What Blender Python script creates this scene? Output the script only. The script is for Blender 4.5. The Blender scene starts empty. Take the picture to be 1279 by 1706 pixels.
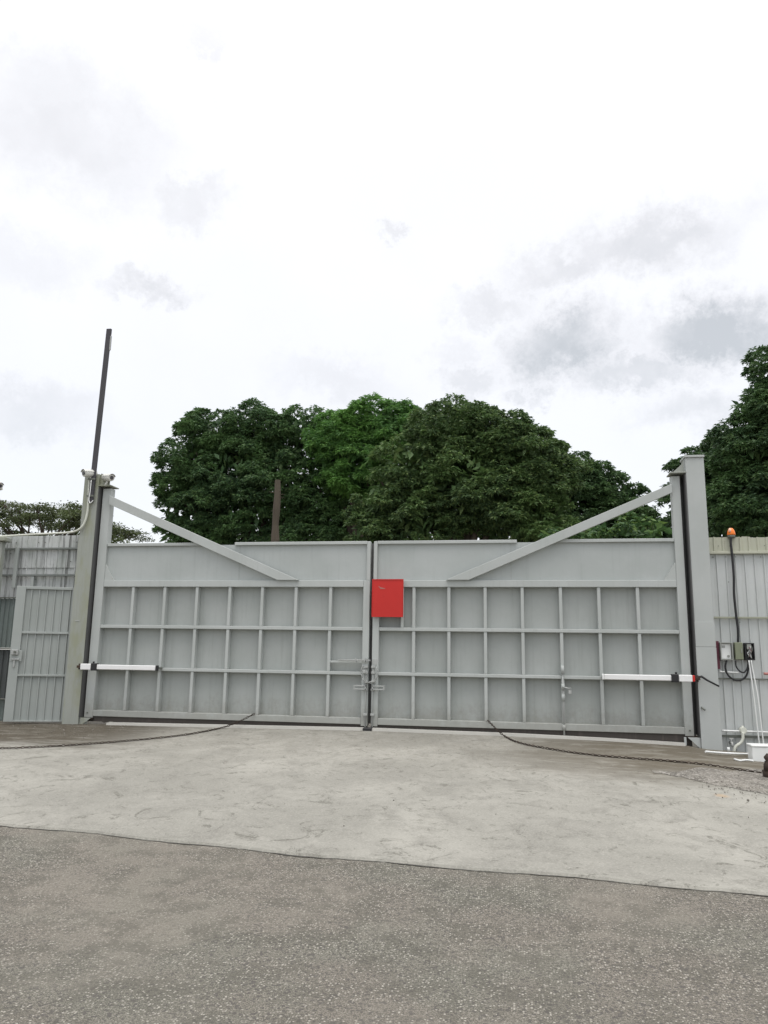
import bpy, bmesh, math, random
import numpy as np
from mathutils import Vector, Matrix, noise

# ------------------------------------------------------------------ camera
YAW, PIT, ROL = math.radians(-9.678), math.radians(10.698), math.radians(0.9205)
FPX, PW, PH = 1281.0, 1279.0, 1706.0
CAM = Vector((0, 0, 1.5))
_cy, _sy = math.cos(YAW), math.sin(YAW)
FW = Vector((_sy*math.cos(PIT), _cy*math.cos(PIT), math.sin(PIT)))
_r0 = Vector((_cy, -_sy, 0)); _u0 = _r0.cross(FW)
RT = _r0*math.cos(ROL) + _u0*math.sin(ROL)
UP = -_r0*math.sin(ROL) + _u0*math.cos(ROL)
sc = bpy.context.scene
cd = bpy.data.cameras.new("camera"); cam = bpy.data.objects.new("camera", cd)
sc.collection.objects.link(cam); sc.camera = cam
cd.sensor_fit = 'HORIZONTAL'; cd.sensor_width = 36; cd.lens = 36*FPX/PW
cd.clip_start = 0.05; cd.clip_end = 3000
M = Matrix((RT, UP, -FW)).transposed().to_4x4(); M.translation = CAM
cam.matrix_world = M

def ray(px, py): return (FW + RT*((px-PW/2)/FPX) - UP*((py-PH/2)/FPX))
def at(px, py, y):                       # a surveyed pixel on the plane at depth y
    d = ray(px, py); return CAM + d*(y/d.y)

# ------------------------------------------------------------------ world: bright overcast with thin grey patches
SUN_EL, SUN_AZ = math.radians(72), math.radians(160)
w = bpy.data.worlds.new("World"); sc.world = w; w.use_nodes = True
nt = w.node_tree; nt.nodes.clear()
def N(t, **k):
    n = nt.nodes.new(t)
    for a, b in k.items(): setattr(n, a, b)
    return n
out = N('ShaderNodeOutputWorld'); bg = N('ShaderNodeBackground'); bg2 = N('ShaderNodeBackground'); mx = N('ShaderNodeAddShader')
sky = N('ShaderNodeTexSky', sky_type='NISHITA'); sky.sun_disc = False; sky.sun_elevation = SUN_EL; sky.sun_rotation = SUN_AZ
tc = N('ShaderNodeTexCoord'); L = nt.links.new
bg.inputs[1].default_value = 0.05
L(sky.outputs[0], bg.inputs[0])
def wm(op, a, b=None, c=None):
    m = N('ShaderNodeMath', operation=op)
    for i, v in enumerate((a, b, c)):
        if v is None: continue
        if isinstance(v, (int, float)): m.inputs[i].default_value = v
        else: L(v, m.inputs[i])
    return m.outputs[0]
nz = N('ShaderNodeTexNoise'); nz.inputs['Scale'].default_value = 8.5; nz.inputs['Detail'].default_value = 6; nz.inputs['Roughness'].default_value = .74
L(tc.outputs['Generated'], nz.inputs[0])
sb = N('ShaderNodeVectorMath', operation='SUBTRACT'); L(nz.outputs['Color'], sb.inputs[0]); sb.inputs[1].default_value = (.5, .5, .5)
sl = N('ShaderNodeVectorMath', operation='SCALE'); L(sb.outputs[0], sl.inputs[0]); sl.inputs['Scale'].default_value = .17
dd = N('ShaderNodeVectorMath', operation='ADD'); L(tc.outputs['Generated'], dd.inputs[0]); L(sl.outputs[0], dd.inputs[1])
# px, py, half width, half height (photo px), strength
patches = [(110,215,165,75,.42),(330,318,78,36,.40),(235,483,72,26,.55),(645,385,22,17,.45),(1075,402,150,46,.6),(800,495,85,32,.45),
           (930,575,110,66,.95),(1190,545,125,55,.92),(1060,625,110,38,.65),(760,590,40,40,.3),(785,640,60,28,.45),(60,690,130,45,.3),
           (350,25,110,35,.5),(890,430,60,35,.4),(560,640,120,35,.25),(1150,700,80,40,.4),(40,420,90,40,.22),(90,150,110,60,.35),(890,655,40,18,.5),(930,440,110,32,.55),(345,120,22,40,.2)]
tot = None
for px, py, hw, hh, s in patches:
    v = ray(px, py).normalized()
    su = N('ShaderNodeVectorMath', operation='SUBTRACT'); L(dd.outputs[0], su.inputs[0]); su.inputs[1].default_value = v
    me = N('ShaderNodeVectorMath', operation='MULTIPLY'); L(su.outputs[0], me.inputs[0]); me.inputs[1].default_value = (FPX/hw, FPX/hw, FPX/hh)
    ln = N('ShaderNodeVectorMath', operation='LENGTH'); L(me.outputs[0], ln.inputs[0])
    mr = N('ShaderNodeMapRange', interpolation_type='SMOOTHSTEP'); L(ln.outputs['Value'], mr.inputs[0])
    mr.inputs[1].default_value = 1.35; mr.inputs[2].default_value = .2; mr.inputs[3].default_value = 0; mr.inputs[4].default_value = s*.85
    tot = mr.outputs[0] if tot is None else wm('MAXIMUM', tot, mr.outputs[0])
nb = N('ShaderNodeTexNoise'); nb.inputs['Scale'].default_value = 2.6; nb.inputs['Detail'].default_value = 7; nb.inputs['Roughness'].default_value = .6
L(tc.outputs['Generated'], nb.inputs[0])
mb = N('ShaderNodeMapRange'); L(nb.outputs[0], mb.inputs[0]); mb.inputs[1].default_value = .42; mb.inputs[2].default_value = .75; mb.inputs[4].default_value = .14
nf = N('ShaderNodeTexNoise'); nf.inputs['Scale'].default_value = 22; nf.inputs['Detail'].default_value = 5
L(tc.outputs['Generated'], nf.inputs[0])
tot = wm('MULTIPLY', tot, wm('ADD', wm('MULTIPLY', nf.outputs[0], .9), .55))
tot = wm('ADD', tot, mb.outputs[0])
sx = N('ShaderNodeSeparateXYZ'); L(tc.outputs['Generated'], sx.inputs[0])
hz = N('ShaderNodeMapRange', interpolation_type='SMOOTHSTEP'); L(sx.outputs[2], hz.inputs[0])
hz.inputs[1].default_value = .62; hz.inputs[2].default_value = .05; hz.inputs[4].default_value = .42
tot = wm('ADD', tot, hz.outputs[0])
cr = N('ShaderNodeValToRGB'); L(tot, cr.inputs[0])
cr.color_ramp.elements[0].color = (1.05, 1.03, 1.01, 1); cr.color_ramp.elements[1].color = (.58, .575, .55, 1); cr.color_ramp.elements[1].position = 1.0
e = cr.color_ramp.elements.new(.5); e.color = (.85, .825, .80, 1)
zb = N('ShaderNodeMapRange', interpolation_type='SMOOTHSTEP'); L(sx.outputs[2], zb.inputs[0])
zb.inputs[1].default_value = .60; zb.inputs[2].default_value = 1.0; zb.inputs[3].default_value = .93; zb.inputs[4].default_value = 2.9
L(cr.outputs[0], bg2.inputs[0]); L(zb.outputs[0], bg2.inputs[1])
L(bg.outputs[0], mx.inputs[0]); L(bg2.outputs[0], mx.inputs[1]); L(mx.outputs[0], out.inputs[0])

sd = bpy.data.lights.new("sun", 'SUN'); sd.energy = 0.9; sd.angle = math.radians(25); sd.color = (1, .94, .84)
so = bpy.data.objects.new("sun", sd); sc.collection.objects.link(so)
dv = Vector((math.cos(SUN_EL)*math.sin(SUN_AZ), math.cos(SUN_EL)*math.cos(SUN_AZ), math.sin(SUN_EL)))
so.rotation_euler = dv.to_track_quat('Z', 'Y').to_euler()
sc.view_settings.view_transform = 'Standard'; sc.view_settings.look = 'None'; sc.view_settings.exposure = 0.0; sc.view_settings.gamma = 1

# ------------------------------------------------------------------ helpers
def tag(o, label=None, cat=None, group=None, kind=None):
    for k, v in (('label', label), ('category', cat), ('group', group), ('kind', kind)):
        if v: o[k] = v
    return o
def empty(name, loc, label, cat, group=None):
    o = bpy.data.objects.new(name, None); o.location = loc; o.empty_display_size = .2
    sc.collection.objects.link(o); return tag(o, label, cat, group)
def link(name, me, mat, parent=None):
    o = bpy.data.objects.new(name, me); sc.collection.objects.link(o)
    if mat: me.materials.append(mat)
    if parent:
        o.parent = parent
        p = parent; off = Vector((0, 0, 0))
        while p: off += Vector(p.location); p = p.parent
        # meshes are written in world coordinates: shift them into the parent's frame
        me.transform(Matrix.Translation(-off))
    return o
class MB:
    def __init__(s): s.b = bmesh.new()
    def box(s, x0, x1, y0, y1, z0, z1, bev=0.0):
        t = bmesh.new()
        vs = [t.verts.new((x, y, z)) for x in (x0, x1) for y in (y0, y1) for z in (z0, z1)]
        for f in ((0,1,3,2),(4,6,7,5),(0,4,5,1),(2,3,7,6),(0,2,6,4),(1,5,7,3)): t.faces.new([vs[i] for i in f])
        return s._in(t, bev)
    def prism(s, pts, y0, y1, bev=0.0):      # polygon in x,z extruded in y
        t = bmesh.new(); n = len(pts)
        a = [t.verts.new((x, y0, z)) for x, z in pts]; b = [t.verts.new((x, y1, z)) for x, z in pts]
        t.faces.new(a); t.faces.new(b[::-1])
        for i in range(n): t.faces.new((a[i], b[i], b[(i+1) % n], a[(i+1) % n]))
        return s._in(t, bev)
    def _in(s, t, bev, mat=None):
        bmesh.ops.recalc_face_normals(t, faces=t.faces)
        if bev: bmesh.ops.bevel(t, geom=t.edges[:], offset=bev, segments=1, affect='EDGES')
        if mat: bmesh.ops.transform(t, matrix=mat, verts=t.verts)
        me = bpy.data.meshes.new('t'); t.to_mesh(me); s.b.from_mesh(me); bpy.data.meshes.remove(me); t.free(); return s
    def tube(s, pts, r, n=10, caps=True, smooth=True):
        P = [Vector(p) for p in pts]; R = r if isinstance(r, (list, tuple)) else [r]*len(P)
        rings = []; prev = None
        for i, p in enumerate(P):
            d = (P[min(i+1, len(P)-1)] - P[max(i-1, 0)]).normalized()
            if prev is None:
                prev = d.orthogonal().normalized()
            u = (prev - d*prev.dot(d))
            u = u.normalized() if u.length > 1e-6 else d.orthogonal().normalized()
            prev = u; v = d.cross(u)
            rings.append([s.b.verts.new(p + (u*math.cos(a) + v*math.sin(a))*R[i]) for a in [2*math.pi*k/n for k in range(n)]])
        for a, b in zip(rings, rings[1:]):
            for k in range(n):
                f = s.b.faces.new((a[k], a[(k+1) % n], b[(k+1) % n], b[k])); f.smooth = smooth
        if caps: s.b.faces.new(rings[0][::-1]); s.b.faces.new(rings[-1])
        return s
    def sphere(s, c, r, sc3=(1,1,1), u=14, v=10):
        t = bmesh.new(); bmesh.ops.create_uvsphere(t, u_segments=u, v_segments=v, radius=r)
        for f in t.faces: f.smooth = True
        bmesh.ops.transform(t, matrix=Matrix.Translation(c) @ Matrix.Diagonal((*sc3, 1)), verts=t.verts)
        me = bpy.data.meshes.new('t'); t.to_mesh(me); s.b.from_mesh(me); bpy.data.meshes.remove(me); t.free(); return s
    def build(s, name, mat, parent=None):
        me = bpy.data.meshes.new(name); s.b.to_mesh(me); s.b.free(); return link(name, me, mat, parent)
def curve(pts, n=8):                     # Catmull-Rom through points
    P = [Vector(p) for p in pts]; P = [P[0]*2-P[1]] + P + [P[-1]*2-P[-2]]; o = []
    for i in range(1, len(P)-2):
        for k in range(n):
            t = k/n; a, b, c, d = P[i-1:i+3]
            o.append(.5*((2*b) + (c-a)*t + (2*a-5*b+4*c-d)*t*t + (-a+3*b-3*c+d)*t**3))
    return o + [P[-2]]

# ------------------------------------------------------------------ materials
def mat(name, rough=.6, metal=0.0, spec=.4):
    m = bpy.data.materials.new(name); m.use_nodes = True
    b = m.node_tree.nodes['Principled BSDF']; b.inputs['Roughness'].default_value = rough; b.inputs['Metallic'].default_value = metal
    b.inputs['Specular IOR Level'].default_value = spec
    return m, m.node_tree, b
class G:                                 # tiny node-graph helper
    def __init__(s, t): s.t = t; s.tc = t.nodes.new('ShaderNodeTexCoord')
    def pos(s, scale=(1,1,1), src=None):
        if src is None:
            g = s.t.nodes.new('ShaderNodeNewGeometry'); src = g.outputs['Position']
        m = s.t.nodes.new('ShaderNodeMapping'); m.inputs['Scale'].default_value = scale; s.t.links.new(src, m.inputs[0]); return m.outputs[0]
    def noise(s, v, scale, detail=5, rough=.6, dist=0):
        n = s.t.nodes.new('ShaderNodeTexNoise'); n.inputs['Scale'].default_value = scale; n.inputs['Detail'].default_value = detail
        n.inputs['Roughness'].default_value = rough; n.inputs['Distortion'].default_value = dist; s.t.links.new(v, n.inputs[0]); return n.outputs[0]
    def voro(s, v, scale, feature='F1', out='Distance'):
        n = s.t.nodes.new('ShaderNodeTexVoronoi'); n.feature = feature; n.inputs['Scale'].default_value = scale; s.t.links.new(v, n.inputs[0]); return n.outputs[out]
    def rng(s, v, a, b, c=0, d=1, smooth=True):
        n = s.t.nodes.new('ShaderNodeMapRange'); s.t.links.new(v, n.inputs[0])
        if smooth: n.interpolation_type = 'SMOOTHSTEP'
        for i, x in enumerate((a, b, c, d)): n.inputs[i+1].default_value = x
        return n.outputs[0]
    def mix(s, f, a, b, mode='MIX'):
        n = s.t.nodes.new('ShaderNodeMix'); n.data_type = 'RGBA'; n.blend_type = mode
        for i, x in ((0, f), (6, a), (7, b)):
            if isinstance(x, (int, float)): n.inputs[i].default_value = x
            elif isinstance(x, tuple): n.inputs[i].default_value = (*x, 1)
            else: s.t.links.new(x, n.inputs[i])
        return n.outputs[2]
    def math(s, op, a, b=0.0):
        n = s.t.nodes.new('ShaderNodeMath'); n.operation = op
        for i, x in ((0, a), (1, b)):
            if isinstance(x, (int, float)): n.inputs[i].default_value = x
            else: s.t.links.new(x, n.inputs[i])
        return n.outputs[0]
    def xyz(s, v=None):
        if v is None: v = s.t.nodes.new('ShaderNodeNewGeometry').outputs['Position']
        n = s.t.nodes.new('ShaderNodeSeparateXYZ'); s.t.links.new(v, n.inputs[0]); return n.outputs
    def bump(s, h, b, strength=.3, dist=.01):
        n = s.t.nodes.new('ShaderNodeBump'); n.inputs['Strength'].default_value = strength; n.inputs['Distance'].default_value = dist
        s.t.links.new(h, n.inputs['Height']); s.t.links.new(n.outputs[0], b.inputs['Normal'])
    def base(s, c, b): s.t.links.new(c, b.inputs['Base Color'])

def paint(name, col, dirt=.25,  dirtcol=(.25,.24,.2), rough=.55, streak=.5, alg=None, bump=.12, wave=.0, thr=(.5, .78), rust=0):
    m, t, b = mat(name, rough); g = G(t)
    big = g.noise(g.pos(), 1.3, 4); fine = g.noise(g.pos(), 30, 5)
    st = g.noise(g.pos((16, 16, .8)), 1.0, 5, .65)
    c = g.mix(g.rng(big, .3, .7), col, tuple(x*y for x, y in zip(col, (.9, .91, .9))))
    c = g.mix(g.math('MULTIPLY', g.rng(st, *thr), streak*dirt*2), c, dirtcol)
    c = g.mix(g.math('MULTIPLY', g.rng(fine, .55, .8), dirt*.6), c, dirtcol)
    if alg:
        a = g.noise(g.pos((3, 3, 1.0)), 1.3, 6, .65)
        c = g.mix(g.math('MULTIPLY', g.rng(a, alg[1], alg[1]+.25), alg[2]), c, alg[0])
    if rust:
        rs = g.noise(g.pos((6, 6, 2.2)), 1.7, 8, .8); c = g.mix(g.math('MULTIPLY', g.rng(rs, .655, .74), rust), c, (.17,.095,.05))
        sc_ = g.noise(g.pos((2.5, 2.5, 9)), 1.3, 7, .8, 1.5); c = g.mix(g.math('MULTIPLY', g.rng(sc_, .63, .70), .45), c, (.25,.255,.24))
        zz = g.xyz()[2]; mud = g.noise(g.pos((4, 4, 3)), 1.4, 8, .8)      # splashed mud along the foot
        c = g.mix(g.math('MULTIPLY', g.rng(g.math('ADD', zz, g.math('MULTIPLY', mud, -.9)), .42, .02), .42), c, (.17,.155,.12))
    g.base(c, b)
    h = g.noise(g.pos((1.0, 1.0, 1.0)), 3.2, 2)
    g.bump(g.math('ADD', g.math('MULTIPLY', fine, .1), g.math('MULTIPLY', h, wave*10)), b, bump, .02)
    return m
M_gate = paint('grey_gate_paint', (.43,.452,.44), .25, (.24,.25,.23), streak=.4, rust=.35)
M_panel = paint('grey_panel_paint', (.37,.39,.378), .35, (.23,.25,.23), streak=.5, wave=.2, rust=.25)
M_upper = paint('skylit_sheet_paint', (.40,.425,.417), .3, (.27,.29,.28), streak=.5, wave=.2, rust=.2)  # gate grey in a lighter tone, extra skylight put into the colour
M_postR = paint('post_paint', (.42,.44,.43), .2, (.33,.34,.32), streak=.3)
M_postL = paint('stained_post_paint', (.31,.325,.295), .4, (.20,.21,.17), alg=((.25,.26,.17), .42, .7))
M_gapshade = paint('gap_shade_paint', (.10,.10,.10), .4, (.05,.05,.05))  # near-black tone standing in for shade in the gate gaps
M_sheetL = paint('weathered_sheet', (.50,.515,.51), 1.0, (.20,.205,.20), streak=.8, alg=((.26,.29,.26), .45, .55), thr=(.50, .64))
M_sheetG = paint('green_grey_sheet', (.20,.235,.225), .5, (.09,.1,.1))
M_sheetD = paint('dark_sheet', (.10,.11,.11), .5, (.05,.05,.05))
M_door = paint('door_sheet', (.335,.358,.345), .2, (.28,.3,.28))
M_sheetR = paint('pale_sheet', (.52,.54,.535), .5, (.30,.31,.29), alg=((.42,.42,.32), .62, .3))
M_sheetRt = paint('pale_sheet_top', (.45,.455,.37), .4, (.36,.36,.25))
M_railR = paint('grimy_rail', (.33,.34,.27), .5, (.13,.13,.1))
M_railR2 = paint('shadowed_rail', (.17,.185,.175), .5, (.09,.09,.08))  # rail colour darkened to carry the shadow lines below the rails
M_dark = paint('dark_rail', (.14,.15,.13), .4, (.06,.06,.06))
M_white = paint('white_plastic', (.78,.79,.78), .12, (.5,.5,.47), rough=.35)
M_alu = paint('white_actuator', (.80,.80,.80), .1, (.5,.5,.48), rough=.3)
M_black = paint('black_rubber', (.018,.018,.02), .2, (.05,.05,.05), rough=.5)
M_pole = paint('charcoal_bar', (.055,.053,.06), .3, (.09,.09,.09), rough=.6)
M_red = paint('red_board_paint', (.53,.020,.015), .22, (.45,.03,.02), rough=.45, streak=.4)
M_pink = paint('scraped_red', (.40,.17,.15), .4)
M_orange = paint('orange_lens', (.85,.20,.02), .05, (.6,.1,.02), rough=.2)
M_orangel = paint('pale_lens_glint', (.9,.55,.40), .05, (.6,.3,.2), rough=.2)
M_galv = paint('galvanised', (.38,.39,.38), .4, (.2,.2,.18), rough=.4)
M_olive = paint('olive_box', (.20,.22,.15), .3, (.1,.1,.07))
M_greyb = paint('grey_box', (.30,.31,.29), .3, (.12,.12,.1))
M_maroon = paint('maroon_plate', (.12,.03,.05), .2)
M_rust = paint('rusty_iron', (.035,.024,.018), .6, (.09,.045,.02), rough=.8)
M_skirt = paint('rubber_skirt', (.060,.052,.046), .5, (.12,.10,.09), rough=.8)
M_cctv = paint('camera_shell', (.62,.62,.58), .3, (.3,.3,.25), rough=.4)
M_lensd = paint('camera_glass', (.05,.05,.06), .1, rough=.1)
M_conduit = paint('cream_conduit', (.62,.63,.56), .2, (.4,.4,.3), rough=.5)

def mat_asphalt():
    m, t, b = mat('asphalt', .9, spec=.2); g = G(t); p = g.pos()
    n1 = g.noise(p, .55, 5); n2 = g.noise(p, 4, 5, .7); n3 = g.noise(p, 170, 3, .75)
    vc = g.voro(p, 78, out='Color'); vd = g.voro(p, 78); vs = g.xyz(vc)[0]; vs2 = g.xyz(vc)[1]
    n4 = g.noise(p, 85, 4, .8)
    c = g.mix(g.rng(n3, .32, .68), (.036,.033,.029), (.190,.181,.156))
    c = g.mix(g.rng(n4, .42, .70), c, (.255,.243,.213))
    tone = g.mix(g.rng(g.noise(p, .9, 2), .42, .6), (1.02,.985,.96), (.96,.972,.935))
    c = g.mix(1.0, c, tone, 'MULTIPLY')
    c = g.mix(g.math('MULTIPLY', g.math('MULTIPLY', g.rng(vs, .70, .76), g.rng(vd, .5, .3)), g.rng(n2, .35, .6)), c, (.50,.475,.42))
    c = g.mix(g.math('MULTIPLY', g.rng(vs2, .80, .86), .8), c, (.075,.07,.065))
    c = g.mix(g.math('MULTIPLY', g.rng(n1, .47, .60), .45), c, (.205,.187,.158))
    c = g.mix(g.math('MULTIPLY', g.rng(n2, .44, .62), .5), c, (.082,.078,.064))
    g.base(c, b)
    g.bump(g.math('ADD', g.math('MULTIPLY', vd, -.8), g.math('MULTIPLY', n3, .7)), b, .55, .008); return m
def mat_concrete():
    m, t, b = mat('concrete', .85, spec=.25); g = G(t); p = g.pos()
    dir_ = g.pos((1, .55, 1))
    n1 = g.noise(p, .45, 6, .6, .4); n2 = g.noise(g.pos((1, .8, 1)), 1.5, 9, .75, 1.2); n3 = g.noise(p, 60, 4, .7); n4 = g.noise(g.pos((.7, .6, 1)), 4.5, 9, .8, .9)
    n5 = g.noise(g.pos((1, 1, 1)), 13, 7, .75, 2.0); st = g.noise(g.pos((.9, .8, 1)), 3.1, 10, .82, 2.2)
    c = g.mix(g.rng(n1, .35, .65), (.292,.284,.252), (.21,.205,.18))
    c = g.mix(g.math('MULTIPLY', g.rng(n2, .45, .62), .5), c, (.175,.17,.15))
    c = g.mix(g.math('MULTIPLY', g.rng(n4, .51, .63), .45), c, (.13,.125,.108))
    c = g.mix(g.math('MULTIPLY', g.rng(n5, .56, .66), .6), c, (.13,.125,.105))
    c = g.mix(g.math('MULTIPLY', g.rng(st, .555, .60), .8), c, (.10,.097,.08))
    c = g.mix(g.math('MULTIPLY', g.rng(n3, .45, .7), .4), c, (.40,.385,.345))
    X, Y, Z = g.xyz()
    # rust-brown and mossy grime beside the small door and along the right of the apron
    edge = g.math('ADD', Y, g.math('MULTIPLY', g.noise(g.pos((.5, 1.5, 1)), 1.1, 7, .7), 3.2))
    gl = g.math('MULTIPLY', g.rng(X, -4.6, -6.6), g.rng(edge, 11.0, 12.1))
    str_ = g.noise(g.pos((.55, 2.4, 1)), 2.8, 8, .72, .7)
    c = g.mix(g.math('MULTIPLY', gl, g.rng(str_, .40, .50)), c, (.030,.024,.017))
    c = g.mix(g.math('MULTIPLY', gl, .6), c, (.085,.072,.052))
    gr = g.math('MULTIPLY', g.rng(g.math('ADD', X, g.math('MULTIPLY', n1, 2.5)), .4, 3.2), g.rng(edge, 10.2, 12.0))
    c = g.mix(g.math('MULTIPLY', gr, g.rng(str_, .38, .52)), c, (.060,.050,.036))
    c = g.mix(g.math('MULTIPLY', gr, .5), c, (.15,.132,.10))
    wide = g.math('MULTIPLY', g.rng(edge, 9.2, 12.8), g.rng(n5, .45, .65))
    c = g.mix(g.math('MULTIPLY', wide, .5), c, (.16,.145,.115))
    # small orange paint mark
    dx = g.math('SUBTRACT', X, 2.02); dy = g.math('SUBTRACT', Y, 8.55)
    d = g.math('ADD', g.math('MULTIPLY', g.math('MULTIPLY', dx, dx), 9.0), g.math('MULTIPLY', g.math('MULTIPLY', dy, dy), 5.0))
    d = g.math('ADD', d, g.math('MULTIPLY', n5, .12))
    c = g.mix(g.math('MULTIPLY', g.rng(d, .13, .04), .45), c, (.42,.26,.12))
    g.base(c, b)
    g.bump(g.math('ADD', g.math('MULTIPLY', n3, .35), g.math('MULTIPLY', n5, .6)), b, .35, .01); return m
def mat_gravel(name='gravelly_dirt', a=(.20,.185,.16), bcol=(.075,.068,.058)):
    m, t, b = mat(name, .95, spec=.15); g = G(t); p = g.pos()
    v = g.voro(p, 45, out='Color'); vd = g.voro(p, 45); n = g.noise(p, 3, 7, .7); n3 = g.noise(p, 90, 4, .8)
    c = g.mix(g.rng(n, .35, .65), a, bcol); c = g.mix(g.rng(n3, .4, .7), c, (.30,.285,.255))
    c = g.mix(g.math('MULTIPLY', g.rng(g.xyz(v)[0], .7, .8), .7), c, (.36,.34,.31))
    g.base(c, b); g.bump(g.math('ADD', g.math('MULTIPLY', vd, -.8), n3), b, .7, .015); return m
M_asph = mat_asphalt(); M_conc = mat_concrete(); M_grav = mat_gravel()
M_sill = paint('sill_concrete', (.42,.41,.38), .4, (.25,.24,.2), streak=.2, rough=.9)
M_crack = paint('joint_dirt', (.06,.058,.05), .5, (.15,.14,.12), rough=.9)

def mat_leaf(name, cols, tr=.25, nscale=.55, rough=.5, spec=.3):
    m, t, b = mat(name, rough, spec=spec); g = G(t)
    geo = t.nodes.new('ShaderNodeNewGeometry'); r = geo.outputs['Random Per Island']
    n = g.noise(g.pos(), nscale, 5, .65)
    c = g.mix(g.rng(n, .38, .62), cols[0], cols[1])
    c = g.mix(g.math('MULTIPLY', g.rng(r, .55, 1.0), .7), c, cols[2])
    g.base(c, b)
    tr_ = t.nodes.new('ShaderNodeBsdfTranslucent'); t.links.new(c, tr_.inputs[0])
    mxs = t.nodes.new('ShaderNodeMixShader'); mxs.inputs[0].default_value = tr
    t.links.new(b.outputs[0], mxs.inputs[1]); t.links.new(tr_.outputs[0], mxs.inputs[2])
    t.links.new(mxs.outputs[0], t.nodes['Material Output'].inputs[0]); return m
L_dark = mat_leaf('dark_mango_leaf', ((.085,.165,.055), (.052,.105,.045), (.15,.23,.080)))
L_green = mat_leaf('bright_mango_leaf', ((.125,.27,.060), (.085,.19,.055), (.20,.37,.085)))
L_front = mat_leaf('olive_mango_leaf', ((.100,.175,.055), (.062,.110,.044), (.19,.26,.085)))
L_right = mat_leaf('deep_green_leaf', ((.078,.150,.050), (.048,.095,.042), (.13,.20,.070)))
L_shrub = mat_leaf('fresh_shrub_leaf', ((.08,.16,.05), (.05,.10,.04), (.18,.28,.07)))
L_thin = mat_leaf('rain_tree_leaf', ((.10,.135,.055), (.08,.10,.048), (.15,.18,.07)))
M_bark = paint('bark', (.07,.055,.042), .6, (.03,.025,.02), rough=.95, bump=.6)
M_snag = paint('dead_bark', (.085,.070,.052), .6, (.05,.035,.03), rough=.95, bump=.8)

# ------------------------------------------------------------------ ground
CX = [(-60,.30),(-9,.30),(-7.4,.315),(-6.86,.325),(-2.3,.372),(0,.357),(1.4,.33),(2.4,.300),(2.66,.262),(3.3,.225),(6,.19),(60,.19)]
def hgt(x, y):
    s = min(1, max(0, (y-4.2)/7.8)); s = s
    v = np.interp(x, [a for a, _ in CX], [b for _, b in CX])
    return float(v)*s
def grid(name, xs, ys, mat_, dz=0.0, kind='structure', thick=0, inside=None):
    b = bmesh.new(); V = {}
    for i, x in enumerate(xs):
        for j, y in enumerate(ys): V[i, j] = b.verts.new((x, y, hgt(x, y)+dz))
    for i in range(len(xs)-1):
        for j in range(len(ys)-1):
            b.faces.new((V[i,j], V[i+1,j], V[i+1,j+1], V[i,j+1]))
    me = bpy.data.meshes.new(name); b.to_mesh(me); b.free(); o = link(name, me, mat_); tag(o, kind=kind); return o
xs = [-1500,-300,-60,-20,-12,-9,-8,-7.4,-6.86,-6,-5,-4,-3,-2.3,-1,0,1,1.4,2,2.4,2.66,3,3.3,4,6,12,60,300,1500]
grid('ground', xs, [-300,-60,-10,0,4.2,6,8,10,11,12,12.4,14,40,300,2500], M_asph)
tag(bpy.data.objects['ground'], 'grey asphalt ground with worn pale stone chips showing', 'ground')

def edge_y(x):                            # where the concrete apron meets the asphalt
    return 5.66 - .096*x + .035*math.sin(x*1.3+.4) + .016*math.sin(x*5.1) + .012*noise.noise(Vector((x*9, 0, 0)))
def apron():
    b = bmesh.new(); rows = []
    X = [-14 + i*.1 for i in range(int((14+11)/.1)+1)]
    def right_lim(y):                     # ragged right edge where gravelly dirt takes over
        return 3.35 if y < 7.6 else 3.35
    ts = [0, .003, .05, .12, .2, .3, .4, .5, .6, .7, .8, .9, 1]
    for x in X:
        y0 = edge_y(x); col = []
        for k, t in enumerate(ts):
            y = y0 + (12.16-y0)*t
            z = hgt(x, y) + (.018 if k > 0 else .001)
            col.append(b.verts.new((x, y, z)))
        rows.append(col)
    for a, c in zip(rows, rows[1:]):
        for k in range(len(ts)-1): b.faces.new((a[k], c[k], c[k+1], a[k+1]))
    me = bpy.data.meshes.new('concrete_apron'); b.to_mesh(me); b.free()
    o = link('concrete_apron', me, M_conc); tag(o, 'pale stained concrete apron sloping up to the gate', 'driveway', kind='structure')
apron()
def strip(name, mat_, fn, label, cat, kind='structure'):
    b = bmesh.new(); prev = None
    for x, ya, yb, dz in fn:
        cur = (b.verts.new((x, ya, hgt(x, ya)+dz)), b.verts.new((x, yb, hgt(x, yb)+dz)))
        if prev: b.faces.new((prev[0], cur[0], cur[1], prev[1]))
        prev = cur
    me = bpy.data.meshes.new(name); b.to_mesh(me); b.free(); o = link(name, me, mat_); tag(o, label, cat, kind=kind)
rj = random.Random(5)
def joint():
    x = -13.9
    while x < 10.9:
        n = .5+.5*noise.noise(Vector((x*2.2, 3, 0))); n2 = .5+.5*noise.noise(Vector((x*14, 7, 0)))
        wd = .0025 + .06*max(0, n-.45)*n2*1.8
        yield x, edge_y(x)-wd, edge_y(x)+.002, .0045
        x += .04
strip('pavement_joint', M_crack, joint(), 'dark gritty joint between concrete apron and asphalt', 'joint')

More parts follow.
